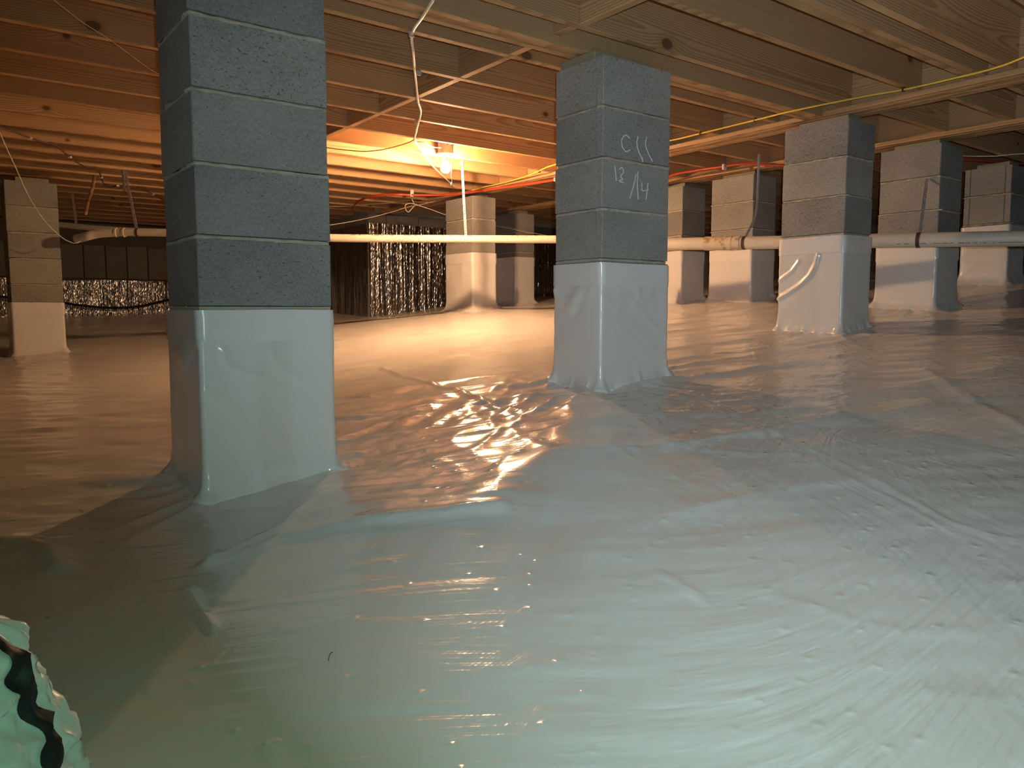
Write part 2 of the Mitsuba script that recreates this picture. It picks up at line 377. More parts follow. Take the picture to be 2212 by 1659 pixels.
# ------------------------------------------------------------------ joists, blocking, subfloor
JZ0, JZ1, BEAM = 1.660, 1.885, 1.632
ceil = struct('ceiling', chamfer_box(-4.6, 9.7, -4.6, 11.7, JZ1 + .001, JZ1 + .02, .002), 'plywood', 'wooden subfloor resting on rows of pine floor joists', uv=None)
def board(parent, name, x0, x1, y0, y1, z0, z1, mat, label=None, c=.0025):
    m = split(chamfer_box(x0, x1, y0, y1, z0, z1, c))
    return part(parent, name, m, mat, False, seeded_uv(m), label)
ys = [-3.6, -3.2, -2.8, -2.4, -2.0, -1.6, -1.2, -.8, -.4, -.02, .36, .75, 1.13, 1.465, 1.585, 1.625, 1.88, 2.235, 2.66, 3.05, 3.455, 3.83, 4.22, 4.594, 4.956, 5.34, 5.72, 6.10, 6.49, 6.87, 7.26]
ys_far = [7.64 + .386 * i for i in range(10)]
H = .018
GX0, GX1, KX0, KX1 = 3.905, 4.015, 4.895, 5.005
for y in ys:
    board(ceil, 'joist', -4.5, GX0 - .002, y - H, y + H, JZ0, JZ1, 'wood_along')
for y in ys_far:
    board(ceil, 'joist', -4.5, 3.93, y - H, y + H, JZ0, JZ1, 'wood_along')
for y in ys:
    if y < 1.5 or y > 1.6:
        board(ceil, 'joist', GX1 + .002, KX0 - .002, y - .05 - H, y - .05 + H, JZ0, JZ1, 'wood_along')
    board(ceil, 'joist', KX1 + .002, 9.6, y + .02 - H, y + .02 + H, JZ0, JZ1, 'wood_along')
for a, b in zip(ys[6:-5], ys[7:-4]):
    if b - a > .1 and not (a < 2.4 < b):
        off = 0.012 * (len(_count) % 3 - 1)
        board(ceil, 'blocking', 1.985 + off, 2.021 + off, a + H + .001, b - H - .001, JZ0 + .001, JZ1, 'wood_across')
board(ceil, 'blocking', 1.985, 2.021, 2.235 + H, 2.352, JZ0 + .001, JZ1, 'wood_across')
board(ceil, 'blocking', 1.99, 2.026, 2.486, 2.66 - H, JZ0 + .001, JZ1, 'wood_across')

# girders: three plies each; the two running across carry a ledger strip
def girder(label, axis, c0, span, plies, mat, ledgers=()):
    g = thing('girder', label, 'beam')
    for i in range(plies):
        a = c0 + i * .037
        z = BEAM + (.0, .004, .001)[i % 3]
        if axis == 0:
            board(g, 'ply', span[0], span[1], a, a + .035, z, JZ1, mat)
        else:
            board(g, 'ply', a, a + .035, span[0], span[1], z, JZ1, mat)
    for side in ledgers:
        board(g, 'ledger', side, side + .034, span[0], span[1], BEAM + .002, BEAM + .028, mat)
    return g
girder('three-ply wooden girder lying along the joists on the chalk-marked pier and the tallest pier', 0, 2.358, (-4.4, GX0 - .036), 3, 'wood_girder')
girder('rough wooden girder crossing the joists above the yellow cable and the glossy-wrapped pier', 1, GX0, (-3.5, 7.4), 3, 'wood_across', (GX0 - .036, GX1 + .002))
girder('farther wooden girder crossing the joists behind the red tube', 1, KX0, (-3.5, 7.4), 3, 'wood_across', (KX0 - .036, KX1 + .002))

# ------------------------------------------------------------------ piers
def block_mesh(w, d, h, notch_x=False, r=rng):
    """Hollow block from outside: plan outline with slim end grooves where the ends show them, edges slightly worn."""
    c = .003
    pts = [(c, 0), (w - c, 0), (w, c), (w, d - c), (w - c, d), (c, d), (0, d - c), (0, c)]
    poly = Polygon(pts)
    if notch_x:
        for t in (.13, .87):
            for xs in (-.001, w - .006):
                poly = poly.difference(sbox(xs, d * t - .0035, xs + .007, d * t + .0035))
    m = trimesh.creation.extrude_polygon(poly, h, engine='earcut')
    v = m.vertices.copy()
    top = v[:, 2] > h / 2
    k = .0022
    # a small taper at top and bottom reads as a worn arris
    v[:, :2] += r.normal(0, .0006, v[:, :2].shape)
    m.vertices = v
    return m
def mortar_mesh(x0, x1, y0, y1, z0, z1, r, pier=9):
    n = 56
    per = []
    w, d = x1 - x0, y1 - y0
    for t in np.linspace(0, 2 * (w + d), n, endpoint=False):
        if t < w: per.append((x0 + t, y0, 0, -1))
        elif t < w + d: per.append((x1, y0 + t - w, 1, 0))
        elif t < 2 * w + d: per.append((x1 - (t - w - d), y1, 0, 1))
        else: per.append((x0, y1 - (t - 2 * w - d), -1, 0))
    per = np.array(per)
    off = (meshkit.fbm(np.stack([per[:, 0] * 22, per[:, 1] * 22, np.full(n, z0 * 31)], -1), 3, 4) - .44) * .026
    off = np.clip(off * 1.3, -.005, .011)
    if pier in (2, 3, 4, 5):
        off = off + .0075
    lump = r.random(n) > .93
    off[lump] += .008
    if pier < 0:
        off = np.minimum(off, -.001)
    if pier in (0, 1, 4):
        off[[0, 1, -1]] += .014 * r.random(3)
    rows = []
    for k, (zz, f) in enumerate(((z0, .0), (z0 + .3 * (z1 - z0), 1), (z0 + .75 * (z1 - z0), .9), (z1, .0))):
        zj = r.uniform(-.003, .003, n) * (1 if k in (1, 2) else 0)
        rows.append(np.stack([per[:, 0] + per[:, 2] * (off * f - .002), per[:, 1] + per[:, 3] * (off * f - .002), zz + zj], -1))
    v = np.vstack(rows)
    f = []
    for k in range(3):
        for j in range(n):
            a, b = k * n + j, k * n + (j + 1) % n
            f += [[a, b, b + n], [a, b + n, a + n]]
    v = np.vstack([v, [(x0 + x1) / 2, (y0 + y1) / 2, z0], [(x0 + x1) / 2, (y0 + y1) / 2, z1]])
    for j in range(n):
        f += [[4 * n, (j + 1) % n, j], [4 * n + 1, 3 * n + j, 3 * n + (j + 1) % n]]
    return trimesh.Trimesh(v, f, process=False)
def perimeter(x0, x1, y0, y1, rad, n):
    """Rounded rectangle: n points with outward normals, evenly spaced."""
    poly = sbox(x0 + rad, y0 + rad, x1 - rad, y1 - rad).buffer(rad, quad_segs=6).exterior
    # start at the corner that faces the camera
    p0 = poly.project(Point(x0, y0))
    s = (p0 + np.linspace(0, poly.length, n, endpoint=False)) % poly.length
    p = np.array([poly.interpolate(t).coords[0] for t in s])
    q = np.roll(p, -1, 0) - np.roll(p, 1, 0)
    q /= np.linalg.norm(q, axis=1, keepdims=True)
    nrm = np.stack([q[:, 1], -q[:, 0]], -1)
    c = np.array([(x0 + x1) / 2, (y0 + y1) / 2])
    if ((p - c) * nrm).sum() < 0:
        nrm = -nrm
    return p, nrm
FLARE = {7: .06, 8: .05, 4: .045, 3: .035}
def wrap_mesh(i, x0, x1, y0, y1, top, seed, bumps=(), arcs=(), base=.004, nper=180, nz=46):
    p, nrm = perimeter(x0 - .001, x1 + .001, y0 - .001, y1 + .001, .006, nper)
    foot = ground_z(p[:, 0] + nrm[:, 0] * .016, p[:, 1] + nrm[:, 1] * .016)
    rows = []
    for k in range(nz):
        t = k / (nz - 1)
        t = t ** 1.35
        z = foot + (top - foot) * t
        h = z - foot
        flare = FLARE.get(i, .016) * np.exp(-h / .016)
        u = np.arctan2(p[:, 1] - (y0 + y1) / 2, p[:, 0] - (x0 + x1) / 2)
        P = np.stack([p[:, 0] * 7 + seed * 7.3, p[:, 1] * 7, z * 3.2], -1)
        fold = (meshkit.fbm(P, 3, seed) - .5) * .006 * np.clip((top - z) / .10, 0, 1)
        P2 = np.stack([p[:, 0] * 9 + p[:, 1] * 9 + z * 13 + seed, z * 2.0, np.full(nper, seed * 1.0)], -1)
        fold += .0018 * (1 - np.abs(2 * meshkit.noise(P2, seed + 3) - 1)) ** 3 * np.clip((top - z) / .12, 0, 1)
        gather = .006 * (1 - np.abs(2 * meshkit.noise(np.stack([p[:, 0] * 30 + seed, p[:, 1] * 30, z * 4], -1), seed + 9) - 1)) ** 2 * np.exp(-h / .03)
        cd = np.minimum.reduce([np.hypot(p[:, 0] - a, p[:, 1] - b) for a in (x0, x1) for b in (y0, y1)])
        gather = gather + .020 * np.exp(-(cd / .022) ** 2) * np.exp(-h / .022) * (.5 + meshkit.noise(np.stack([p[:, 0] * 40, p[:, 1] * 40, z * 20 + seed], -1), 5))
        off = base + np.maximum(fold, -.002) + flare + gather
        for bx, by, bz, rx, rz, amp, tilt in bumps:
            dd = np.hypot(p[:, 0] - bx, p[:, 1] - by)
            s = np.where((p[:, 0] - bx) + (by - p[:, 1]) > 0, dd, -dd)
            zz = (z - bz) - tilt * s
            off = off + amp * np.exp(-(s / rx) ** 2 - (zz / rz) ** 2)
        for pts, amp, wd in arcs:
            dd = np.full(len(z), 9.0)
            q = np.stack([p[:, 0], p[:, 1], z], -1)
            for a, b in zip(pts[:-1], pts[1:]):
                a, b = np.array(a), np.array(b)
                t = np.clip(((q - a) @ (b - a)) / ((b - a) @ (b - a)), 0, 1)
                dd = np.minimum(dd, np.linalg.norm(q - a - t[:, None] * (b - a), axis=1))
            off = off + amp * np.exp(-(dd / wd) ** 2)
        zz = z - np.where(h < .004, .012, 0)
        rows.append(np.stack([p[:, 0] + nrm[:, 0] * off, p[:, 1] + nrm[:, 1] * off, zz], -1))
    v = np.vstack(rows)
    f = []
    for k in range(nz - 1):
        j = np.arange(nper)
        a, b = k * nper + j, k * nper + (j + 1) % nper
        f += [np.stack([a, b, b + nper], -1), np.stack([a, b + nper, a + nper], -1)]
    return trimesh.Trimesh(v, np.vstack(f), process=False)
def band_mesh(x0, x1, y0, y1, z0, z1, off, seed):
    n, nz = 120, 7
    p, nrm = perimeter(x0 - .001, x1 + .001, y0 - .001, y1 + .001, .006, n)
    rows = []
    for k in range(nz):
        t = k / (nz - 1)
        z = z0 + (z1 - z0) * t + .004 * (meshkit.noise(np.stack([p[:, 0] * 6, p[:, 1] * 6, np.full(n, seed + k * .3)], -1), 2) - .5)
        o = off + .0035 * (meshkit.fbm(np.stack([p[:, 0] * 11 + seed, p[:, 1] * 11, z * 30], -1), 2, 6) - .4)
        rows.append(np.stack([p[:, 0] + nrm[:, 0] * o, p[:, 1] + nrm[:, 1] * o, z], -1))
    v, f = np.vstack(rows), []
    for k in range(nz - 1):
        j = np.arange(n)
        a, b = k * n + j, k * n + (j + 1) % n
        f += [np.stack([a, b, b + n], -1), np.stack([a, b + n, a + n], -1)]
    return trimesh.Trimesh(v, np.vstack(f), process=False)

PIER_TOP, COURSE = 1.594, .1985
PIER_LABELS = [
    'tallest concrete block pier, wrapped in white plastic below, standing nearest the camera',
    'concrete block pier with white chalk writing on its front',
    'concrete block pier whose white wrap has a shiny curved buckle, in front of the pipe',
    'concrete block pier behind the thick pipe with a perforated strap hanging before it',
    'concrete block pier with grooved block ends at the far edge beyond the strap pier',
    'broad concrete block pier behind the pipe coupling, striped by a curved strap shadow',
    'concrete block pier half hidden behind the chalk-marked pier, with one bright edge',
    'warm-lit concrete block pier behind the thin pipe, in front of the foil insulation',
    'dim concrete block pier just behind the warm-lit pier beneath the bulb',
    'tan-lit concrete block pier at the far end beside the low strip of glittering foil']
NOTCH = {1: True, 4: True}
pier_keys = []
for i, (x0, x1, y0, y1, top) in enumerate(PIERS):
    r = np.random.default_rng(100 + i)
    k = thing('block_pier', PIER_LABELS[i], 'pier')
    pier_keys.append(k)
    n = 0
    z1 = PIER_TOP
    foot = float(np.min(ground_z(np.array([x0, x1, x0, x1]), np.array([y0, y0, y1, y1])))) - .03
    while z1 > foot + .02:
        z0 = max(z1 - COURSE + .014, foot)
        w, d = x1 - x0, y1 - y0
        m = block_mesh(w, d, z1 - z0, NOTCH.get(i, False), r)
        dx, dy = r.uniform(-.003, .003, 2)
        m.apply_translation([x0 + dx, y0 + dy, z0])
        m = split(m)
        part(k, 'block', m, 'block', False, seeded_uv(m, r))
        if z0 > foot + .02:
            part(k, 'mortar_joint', mortar_mesh(x0 + .001, x1 - .001, y0 + .001, y1 - .001, z0 - .0145, z0 - .002, r, i if z0 > top + .02 else -1), 'mortar', 40)
        z1 -= COURSE
    bumps, arcs = [], []
    if i == 2:
        arcs = [([(3.85, 2.338, .904), (3.85, 2.352, .85), (3.85, 2.383, .794), (3.85, 2.431, .75), (3.85, 2.498, .709), (3.85, 2.575, .670)], .011, .011),
                ([(3.85, 2.45, .872), (3.85, 2.491, .823), (3.85, 2.568, .772)], .008, .011), ([(3.85, 2.40, .90), (3.85, 2.43, .82)], .004, .03)]
    if i == 0:
        bumps = [(.607, 2.39, .467, .085, .05, .012, .1)]
        arcs = [([(.607, 2.25, .545), (.607, 2.55, .56)], .004, .010), ([(.607, 2.25, .515), (.607, 2.55, .535)], .004, .010),
                ([(.665, 2.24, .495), (.672, 2.24, .452), (.69, 2.24, .438), (.768, 2.24, .408)], .005, .010), ([(.80, 2.24, .50), (.82, 2.24, .44), (.88, 2.24, .40)], .004, .018),
                ([(.62, 2.24, .12), (.80, 2.24, .135), (1.0, 2.24, .12)], .004, .018)]
    if i == 1:
        bumps = [(2.16, 2.40, .66, .06, .04, .007, .8), (2.16, 2.31, .68, .03, .03, .006, .2)]
        arcs = [([(2.24, 2.255, .70), (2.27, 2.255, .64), (2.24, 2.255, .58)], .0018, .018), ([(2.36, 2.255, .705), (2.38, 2.255, .66), (2.35, 2.255, .62)], .0022, .016),
                ([(2.45, 2.255, .705), (2.43, 2.255, .66), (2.40, 2.255, .63)], .0016, .014), ([(2.16, 2.54, .69), (2.16, 2.50, .64), (2.16, 2.42, .60)], .006, .012)]
    if i == 7:
        bumps = [(3.93, 5.6, .98, .04, .08, .008, -.7), (3.82, 5.75, .95, .04, .10, .006, .5)]
    big = i in (0, 1, 2)
    wk = part(k, 'plastic_wrap', wrap_mesh(i, x0, x1, y0, y1, top, i + 2, bumps, arcs, nper=260 if big else 140, nz=64 if big else 36), 'poly_wrap', True, label='white plastic wrap')
    part(wk, 'tape_band', band_mesh(x0, x1, y0, y1, top - .086, top + .003, .0085, i * 1.7), 'poly_tape', True)
    cap = (x0 + .01, x1 - .03, y0 + .06, y1 - .015) if i in (0, 1) else (x0 + .075, x1 - .05, y0 + .045, y1 - .045)
    board(k, 'wood_plate', cap[0], cap[1], cap[2], cap[3], PIER_TOP - .001, BEAM, 'wood_treated')
# chalk writing on the second pier: C11 over 12/14
def chalk(strokes, x, z, w, h):
    ms = []
    for s in strokes:
        path = smooth_path([(x + a * w, 0, z + b * h) for a, b in s], 6)
        path = path + np.random.default_rng(len(s)).normal(0, .0006, path.shape)
        path[:, 1] = 2.2522
        ms.append(tube(path, .0024, 6, None))
    m = trimesh.util.concatenate(ms)
    m.vertices[:, 1] = 2.2522 + (m.vertices[:, 1] - 2.2522) * .45
    return m
C11 = [[(.24, .85), (.12, .95), (.0, .72), (.02, .42), (.14, .26), (.26, .36)], [(.50, 1.0), (.47, .7), (.52, .4), (.62, .12), (.66, .02)], [(.66, .10), (.66, -.08)], [(.78, 1.05), (.74, .75), (.82, .4), (.98, .02)]]
D14 = [[(.02, 1.0), (.06, .55)], [(.14, .92), (.22, 1.0), (.26, .85), (.18, .70), (.24, .62), (.14, .56), (.27, .52)], [(.58, .78), (.52, .4), (.50, .02)], [(.68, .95), (.66, .55), (.70, .05)], [(.80, .60), (.80, .38), (.88, .36), (1.0, .42)], [(.98, .62), (.95, .30), (.93, .08)]]
D14[2] = [(.62, .84), (.55, .45), (.46, .06)]
part(pier_keys[1], 'chalk_writing', chalk(C11, 2.262, 1.218, .185, .092), 'chalk', True, label='white chalk writing reading C11')
part(pier_keys[1], 'chalk_writing', chalk(D14, 2.222, 1.052, .20, .125), 'chalk', True, label='white chalk writing reading 12/14')


# ------------------------------------------------------------------ foundation walls
def wall(name, x0, x1, y0, y1, label, z0=-.8, mat='wall_dark'):
    return struct(name, chamfer_box(x0, x1, y0, y1, z0, JZ1, .003), mat, label)
WALLY, JOGX, FARY = 7.62, 3.85, 10.62
wb = wall('wall_back', JOGX, 9.7, WALLY + .02, WALLY + .2, 'block foundation wall behind the foil sheet, set forward of the far wall', mat='mortar')
ws = wall('wall_side', JOGX + .02, JOGX + .2, WALLY + .2, FARY + .2, 'return of the foundation wall running back from the corner', mat='mortar')
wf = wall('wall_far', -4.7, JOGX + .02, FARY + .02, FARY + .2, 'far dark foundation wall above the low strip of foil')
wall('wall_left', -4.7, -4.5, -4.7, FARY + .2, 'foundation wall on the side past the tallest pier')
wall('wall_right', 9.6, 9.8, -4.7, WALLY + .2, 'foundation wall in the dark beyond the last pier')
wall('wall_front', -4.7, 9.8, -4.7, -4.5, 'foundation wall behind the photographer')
for c in range(3):
    z1 = 1.655 - c * .2
    x = JOGX + .02 + (0.0 if c % 2 else -.2)
    while x < 6.6:
        a, b = max(x, JOGX), x + .39
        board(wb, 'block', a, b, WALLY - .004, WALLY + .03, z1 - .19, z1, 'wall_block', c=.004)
        x += .40
    y = WALLY + .005 + (0 if c % 2 else .2)
    if not c % 2:
        board(ws, 'block', JOGX - .004, JOGX + .03, WALLY + .005, WALLY + .195, z1 - .19, z1, 'wall_block', c=.004)
    while y < FARY:
        board(ws, 'block', JOGX - .004, JOGX + .03, y, y + .39, z1 - .19, z1, 'wall_block', c=.004)
        y += .40
x = -.6
while x < 3.7:
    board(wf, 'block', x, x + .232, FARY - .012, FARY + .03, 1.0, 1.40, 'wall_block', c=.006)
    x += .24
# foil-faced insulation hung on the walls
def foil(label, origin, ua, nrm, length, bottom, top, seed, sag=0.0, du=.007, dv=.016, amp=1.0, crush=1.0):
    r = np.random.default_rng(seed)
    nu, nv = int(length / du), max(6, int((top - bottom) / dv))
    u = np.linspace(0, length, nu)
    U, V = np.meshgrid(u, np.linspace(0, 1, nv), indexing='ij')
    o, ua, nrm = np.array(origin, float), np.array(ua, float), np.array(nrm, float)
    bz = bottom
    Zt = top + sag * (meshkit.noise(np.stack([U * 2.0, U * 0, U * 0 + seed], -1), 3) - .5)
    Zz = bz + (Zt - bz) * V
    q = np.stack([U * 20, Zz * .8, np.full_like(U, seed)], -1)
    pleat = meshkit.fbm(q, 2, seed) * .020
    q2 = np.stack([U * 80, Zz * 2.5, np.full_like(U, seed + 2)], -1)
    pleat += meshkit.noise(q2, seed + 1) * .0085
    q3 = np.stack([U * 45 + Zz * 12, Zz * 30 - U * 8, np.full_like(U, seed + 4)], -1)
    pleat += meshkit.noise(q3, seed + 2) * .0035 * crush
    off = .016 + pleat * amp + r.normal(0, .0011, U.shape) * amp * crush
    P = o + ua * U[..., None] + nrm * off[..., None]
    P[..., 2] = Zz
    v = P.reshape(-1, 3)
    i = np.arange(nu * nv).reshape(nu, nv)
    q = np.stack([i[:-1, :-1], i[1:, :-1], i[1:, 1:], i[:-1, 1:]], -1).reshape(-1, 4)
    f = np.vstack([q[:, :3], q[:, [0, 2, 3]]])
    k = single('foil_insulation', trimesh.Trimesh(v, f, process=False), 'foil', label, 'insulation', None, False)
    return k
foil('crinkled silver foil insulation on the forward wall, left of and behind the warm-lit pier', (JOGX - .012, WALLY - .006, 0), (1, 0, 0), (0, -1, 0), 4.2, .42, 1.545, 5, amp=.85)
foil('dark pleated foil insulation on the wall return, just right of the tallest pier', (JOGX - .006, WALLY - .01, 0), (0, 1, 0), (-1, 0, 0), 2.95, .40, 1.535, 11, crush=.35)
foil('low glittering strip of foil insulation along the far wall, behind the drooping black cable', (-1.2, FARY - .014, 0), (1, 0, 0), (0, -1, 0), 5.0, .40, .985, 17, .05, amp=1.15, crush=.9)

# ------------------------------------------------------------------ light fixture
lf = thing('light_fixture', 'bare glowing light bulb in a white porcelain holder on a joist box', 'light')
bx, by, bz = BULB
box_poly = Point(0, 0).buffer(.052, quad_segs=10)
m = trimesh.creation.extrude_polygon(box_poly, .085, engine='earcut'); m.apply_translation([bx, by - .004, 1.664])
jb = part(lf, 'junction_box', m, 'box_plastic', 30)
for dx in (-.02, .03):
    part(jb, 'clamp_slot', chamfer_box(bx + dx - .004, bx + dx + .004, by - .060, by - .053, 1.715, 1.735, .001), 'wire_dark')
part(lf, 'lamp_holder', lathe([(0, .0), (.057, .0), (.060, -.006), (.052, -.014), (.030, -.019), (.023, -.024), (.0215, -.052), (.018, -.054), (0, -.054)], (bx, by, 1.664)), 'porcelain', 40)
bu = part(lf, 'bulb', lathe(np.array([(0, -.030), (.012, -.0277), (.021, -.0215), (.0275, -.012), (.030, 0), (.0285, .010), (.023, .021), (.017, .031), (.0145, .041), (0, .041)]) * [1.18, 1.12], (bx, by, bz)), 'bulb_glass', True,
    label='glowing light bulb', emitter={'type': 'area', 'radiance': {'type': 'rgb', 'value': list(BULB_RADIANCE)}})
part(lf, 'bulb_cap', lathe([(0, 0), (.0135, 0), (.0125, .004), (.0135, .008), (.0125, .012), (.0135, .012), (0, .012)], (bx, by, bz + .046)), 'brass', 30)
chain = []
for i in range(26):
    b = trimesh.creation.icosphere(1, .0026); b.apply_translation([bx + .034 + .003 * math.sin(i * .6), by - .020, 1.640 - i * .0065]); chain.append(b)
t = trimesh.creation.icosphere(2, .007); t.apply_scale([1, 1, 1.9]); t.apply_translation([bx + .034, by - .020, 1.462]); chain.append(t)
part(lf, 'pull_chain', trimesh.util.concatenate(chain), 'porcelain', True, label='bright pull chain')

# ------------------------------------------------------------------ pipes
pipe_c = [(1.156, 6.698, 1.207), (1.506, 6.432, 1.205), (2.488, 5.682, 1.166), (3.30, 5.064, 1.157), (4.17, 4.404, 1.152)]
RC = .0303
p1 = thing('drain_pipe', 'thin cream plastic pipe spanning from the tallest pier to the chalk-marked pier', 'pipe')
part(p1, 'pipe_run', tube(smooth_path(pipe_c, 6), RC, 20), 'pvc', 40)
part(p1, 'elbow', tube(smooth_path([(1.193, 6.67, 1.207), (1.092, 6.745, 1.197), (1.02, 6.797, 1.175), (0.985, 6.95, 1.168)], 6), RC * 1.13, 18), 'pvc', 40, label='elbow at the pipe end')
d0 = np.array(pipe_c[1]) - np.array(pipe_c[0]); d0 /= np.linalg.norm(d0)
for t in (.07, .13):
    c = np.array(pipe_c[0]) + d0 * t
    part(p1, 'hub', tube([c - d0 * .006, c, c + d0 * .006], RC * 1.2, 20), 'pvc', 40)
# printed line along the pipe
def printed(parent, a, b, r, up, side, seed, lo=.05, hi=.95, n=46):
    rr = np.random.default_rng(seed)
    a, b = np.array(a), np.array(b)
    d = (b - a) / np.linalg.norm(b - a)
    s = np.cross(d, [0, 0, 1]); s /= np.linalg.norm(s)
    if s @ (CAM - a) < 0: s = -s
    w = np.cross(s, d)
    if w[2] < 0: w = -w
    L = np.linalg.norm(b - a)
    ms = []
    for t in np.sort(rr.uniform(lo, hi, n)):
        c = a + d * L * t + (s * math.cos(up) + w * math.sin(up)) * (r + .0003)
        q = trimesh.creation.box((rr.uniform(.004, .022), .0045, .0012))
        q.apply_transform(frame(c, d, np.cross(s * math.cos(up) + w * math.sin(up), d)))
        ms.append(q)
    part(parent, 'printed_line', trimesh.util.concatenate(ms), 'ink', label='faint printed line')
printed(p1, pipe_c[2], pipe_c[4], RC, .75, 0, 1, .08, .92, 40)
pipe2 = single('drain_pipe', tube(smooth_path([(1.002, 8.287, 1.397), (1.355, 7.887, 1.344), (1.83, 7.396, 1.3)], 6), .026, 16), 'pvc', 'second shadowed plastic pipe running behind the elbow near the far pier', 'pipe', None, 40)
R0, R1 = np.array((4.73, 1.28, .968)), np.array((4.06, 3.90, 1.073))
RR = .0415
p3 = thing('drain_pipe', 'thick cream plastic pipe passing behind the glossy-wrapped pier', 'pipe')
dR = (R1 - R0) / np.linalg.norm(R1 - R0)
def onR(y): return R0 + dR * ((y - R0[1]) / dR[1])
part(p3, 'pipe_run', tube([onR(-1.2), onR(1.5), onR(4.32)], RR, 26), 'pvc', 40)
part(p3, 'coupling', tube([onR(3.14), onR(3.2), onR(3.38)], RR * 1.12, 26), 'pvc_glue', 40, label='pipe coupling with brown glue stains')
part(p3, 'coupling_rim', tube([onR(3.19), onR(3.21)], RR * 1.18, 26), 'pvc_glue', 40)
printed(p3, onR(2.30), onR(1.35), RR, -.55, 0, 2, .03, .97, 44)

# ------------------------------------------------------------------ perforated straps
def perforated(a, b, w=.020, t=.0016, pitch=.021, hole=.0038, face=None, turn=0.0):
    a, b = np.array(a, float), np.array(b, float)
    L = np.linalg.norm(b - a)
    poly = sbox(-w / 2, 0, w / 2, L)
    holes = [Point(0, y).buffer(hole, quad_segs=3) for y in np.arange(pitch * .7, L - .006, pitch)]
    poly = poly.difference(unary_union(holes))
    m = trimesh.creation.extrude_polygon(poly, t, engine='earcut')
    ya = (b - a) / L
    f = np.array(face if face is not None else FH * -1, float)
    xa = np.cross(ya, f)
    if turn:
        xa = trimesh.transformations.rotation_matrix(turn, ya)[:3, :3] @ xa
    m.apply_transform(frame(a, xa, ya))
    return m
def ring_strap(c, d, r, w=.010, t=.0013):
    d = np.asarray(d) / np.linalg.norm(d)
    prof = [(r, -w), (r + t, -w), (r + t, w), (r, w), (r, -w)]
    m = trimesh.creation.revolve(np.array(prof), sections=30)
    x = np.cross(d, [0, 0, 1])
    m.apply_transform(frame(c, x, np.cross(d, x)))
    return m
dC = np.array(pipe_c[4]) - np.array(pipe_c[2]); dC /= np.linalg.norm(dC)
s = thing('pipe_strap', 'perforated metal strap hanging from the joist beside the light bulb to the thin pipe', 'strap')
cS = np.array(pipe_c[3]) + dC * .076
part(s, 'strip', perforated((3.268, 4.929, 1.725), (cS[0] - .004, cS[1] - .006, cS[2] + RC), .0195), 'galvanised')
part(s, 'loop', ring_strap(cS, dC, RC + .001), 'galvanised', 30)
s = thing('pipe_strap', 'perforated metal strap nailed to a pier joint, holding the thick pipe in a dark loop', 'strap')
cS = onR(2.128)
part(s, 'strip', perforated((4.838, 2.252, 1.392), (cS[0] + .004, cS[1] - .002, cS[2] + RR), .021), 'galvanised')
part(s, 'loop', ring_strap(cS, dR, RR + .001), 'wire_dark', 30, label='dark metal loop around the pipe')
s = thing('pipe_strap', 'dark curved strap hanging behind the glossy-wrapped pier to the pipe coupling', 'strap')
cS = onR(3.115)
part(s, 'strip', tube(smooth_path([(4.56, 3.24, JZ0), (4.53, 3.22, 1.45), (4.43, 3.16, 1.24), (cS[0] + .01, cS[1], cS[2] + RR)], 6), .008, 8, .0015), 'galvanised', 30)
part(s, 'loop', ring_strap(cS, dR, RR + .001), 'wire_dark', 30)
s = thing('pipe_strap', 'twisted metal strap slanting down to the pipe left of the tallest pier', 'strap')
part(s, 'strip', perforated((1.262, 6.505, JZ0 - .001), (1.336, 6.555, 1.236), .023, turn=.2), 'galvanised')
part(s, 'strip', perforated((1.245, 6.50, JZ0 - .001), (1.250, 6.49, 1.50), .023, turn=.3), 'galvanised')
part(s, 'loop', ring_strap((1.341, 6.557, 1.206), d0, RC + .001), 'wire_dark', 30)
single('pipe_strap', perforated((1.115, 8.03, JZ0 - .001), (1.147, 8.12, 1.40), .024, turn=.2), 'galvanised', 'thin pale metal strap hanging in the gloom left of the rusty hanger', 'strap', None, False)
single('pipe_hanger', tube(smooth_path([(1.115, 6.86, JZ0), (1.108, 6.95, 1.57), (1.085, 7.02, 1.47), (1.06, 7.02, 1.365)], 6), .012, 8), 'rusty', 'rusty red hanger rod dropping from the dark wire to the pipe elbow', 'hanger')

# ------------------------------------------------------------------ cables
romex = [(1.396, 2.272), (1.442, 2.418), (1.535, 2.652), (1.637, 2.819), (1.809, 3.1), (2.011, 3.422), (2.15, 3.631), (2.25, 3.832), (2.355, 4.032), (2.457, 4.225)]
romex = [(x, y, 1.624 if i < 2 else 1.651 - (.008 if i % 2 else 0)) for i, (x, y) in enumerate(romex)]
rx = thing('cable', 'white flat electrical cable stapled under the joists down to the light bulb', 'cable')
part(rx, 'cable_run', tube(smooth_path(romex + [(2.557, 4.275, 1.655), (2.70, 4.41, 1.668), (2.812, 4.490, 1.690)], 8), .0062, 8, .0042), 'cable_white', 40)
for x, y in ((1.535, 2.655), (1.80, 3.055), (2.03, 3.455), (2.24, 3.83)):
    part(rx, 'staple', chamfer_box(x - .011, x + .011, y - .004, y + .004, 1.640, 1.6605, .001), 'galvanised')
single('cable', tube(smooth_path([(2.457, 4.235, 1.645), (2.62, 4.43, 1.640), (2.771, 4.619, 1.648), (2.95, 4.83, 1.64), (3.133, 5.043, 1.645), (3.50, 5.44, 1.645), (3.62, 5.56, 1.645)], 8), .0055, 8, .004), 'cable_white', 'pale cable carrying on past the light bulb towards the far girder', 'cable')
single('cable', tube(smooth_path([(2.079, 4.72, 1.640), (2.192, 4.686, 1.632), (2.323, 4.622, 1.628), (2.41, 4.503, 1.635), (2.456, 4.315, 1.646), (2.457, 4.24, 1.652)], 8), .0028, 6), 'wire_copper', 'thin reddish wire drooping left from the bend of the white cable', 'wire')
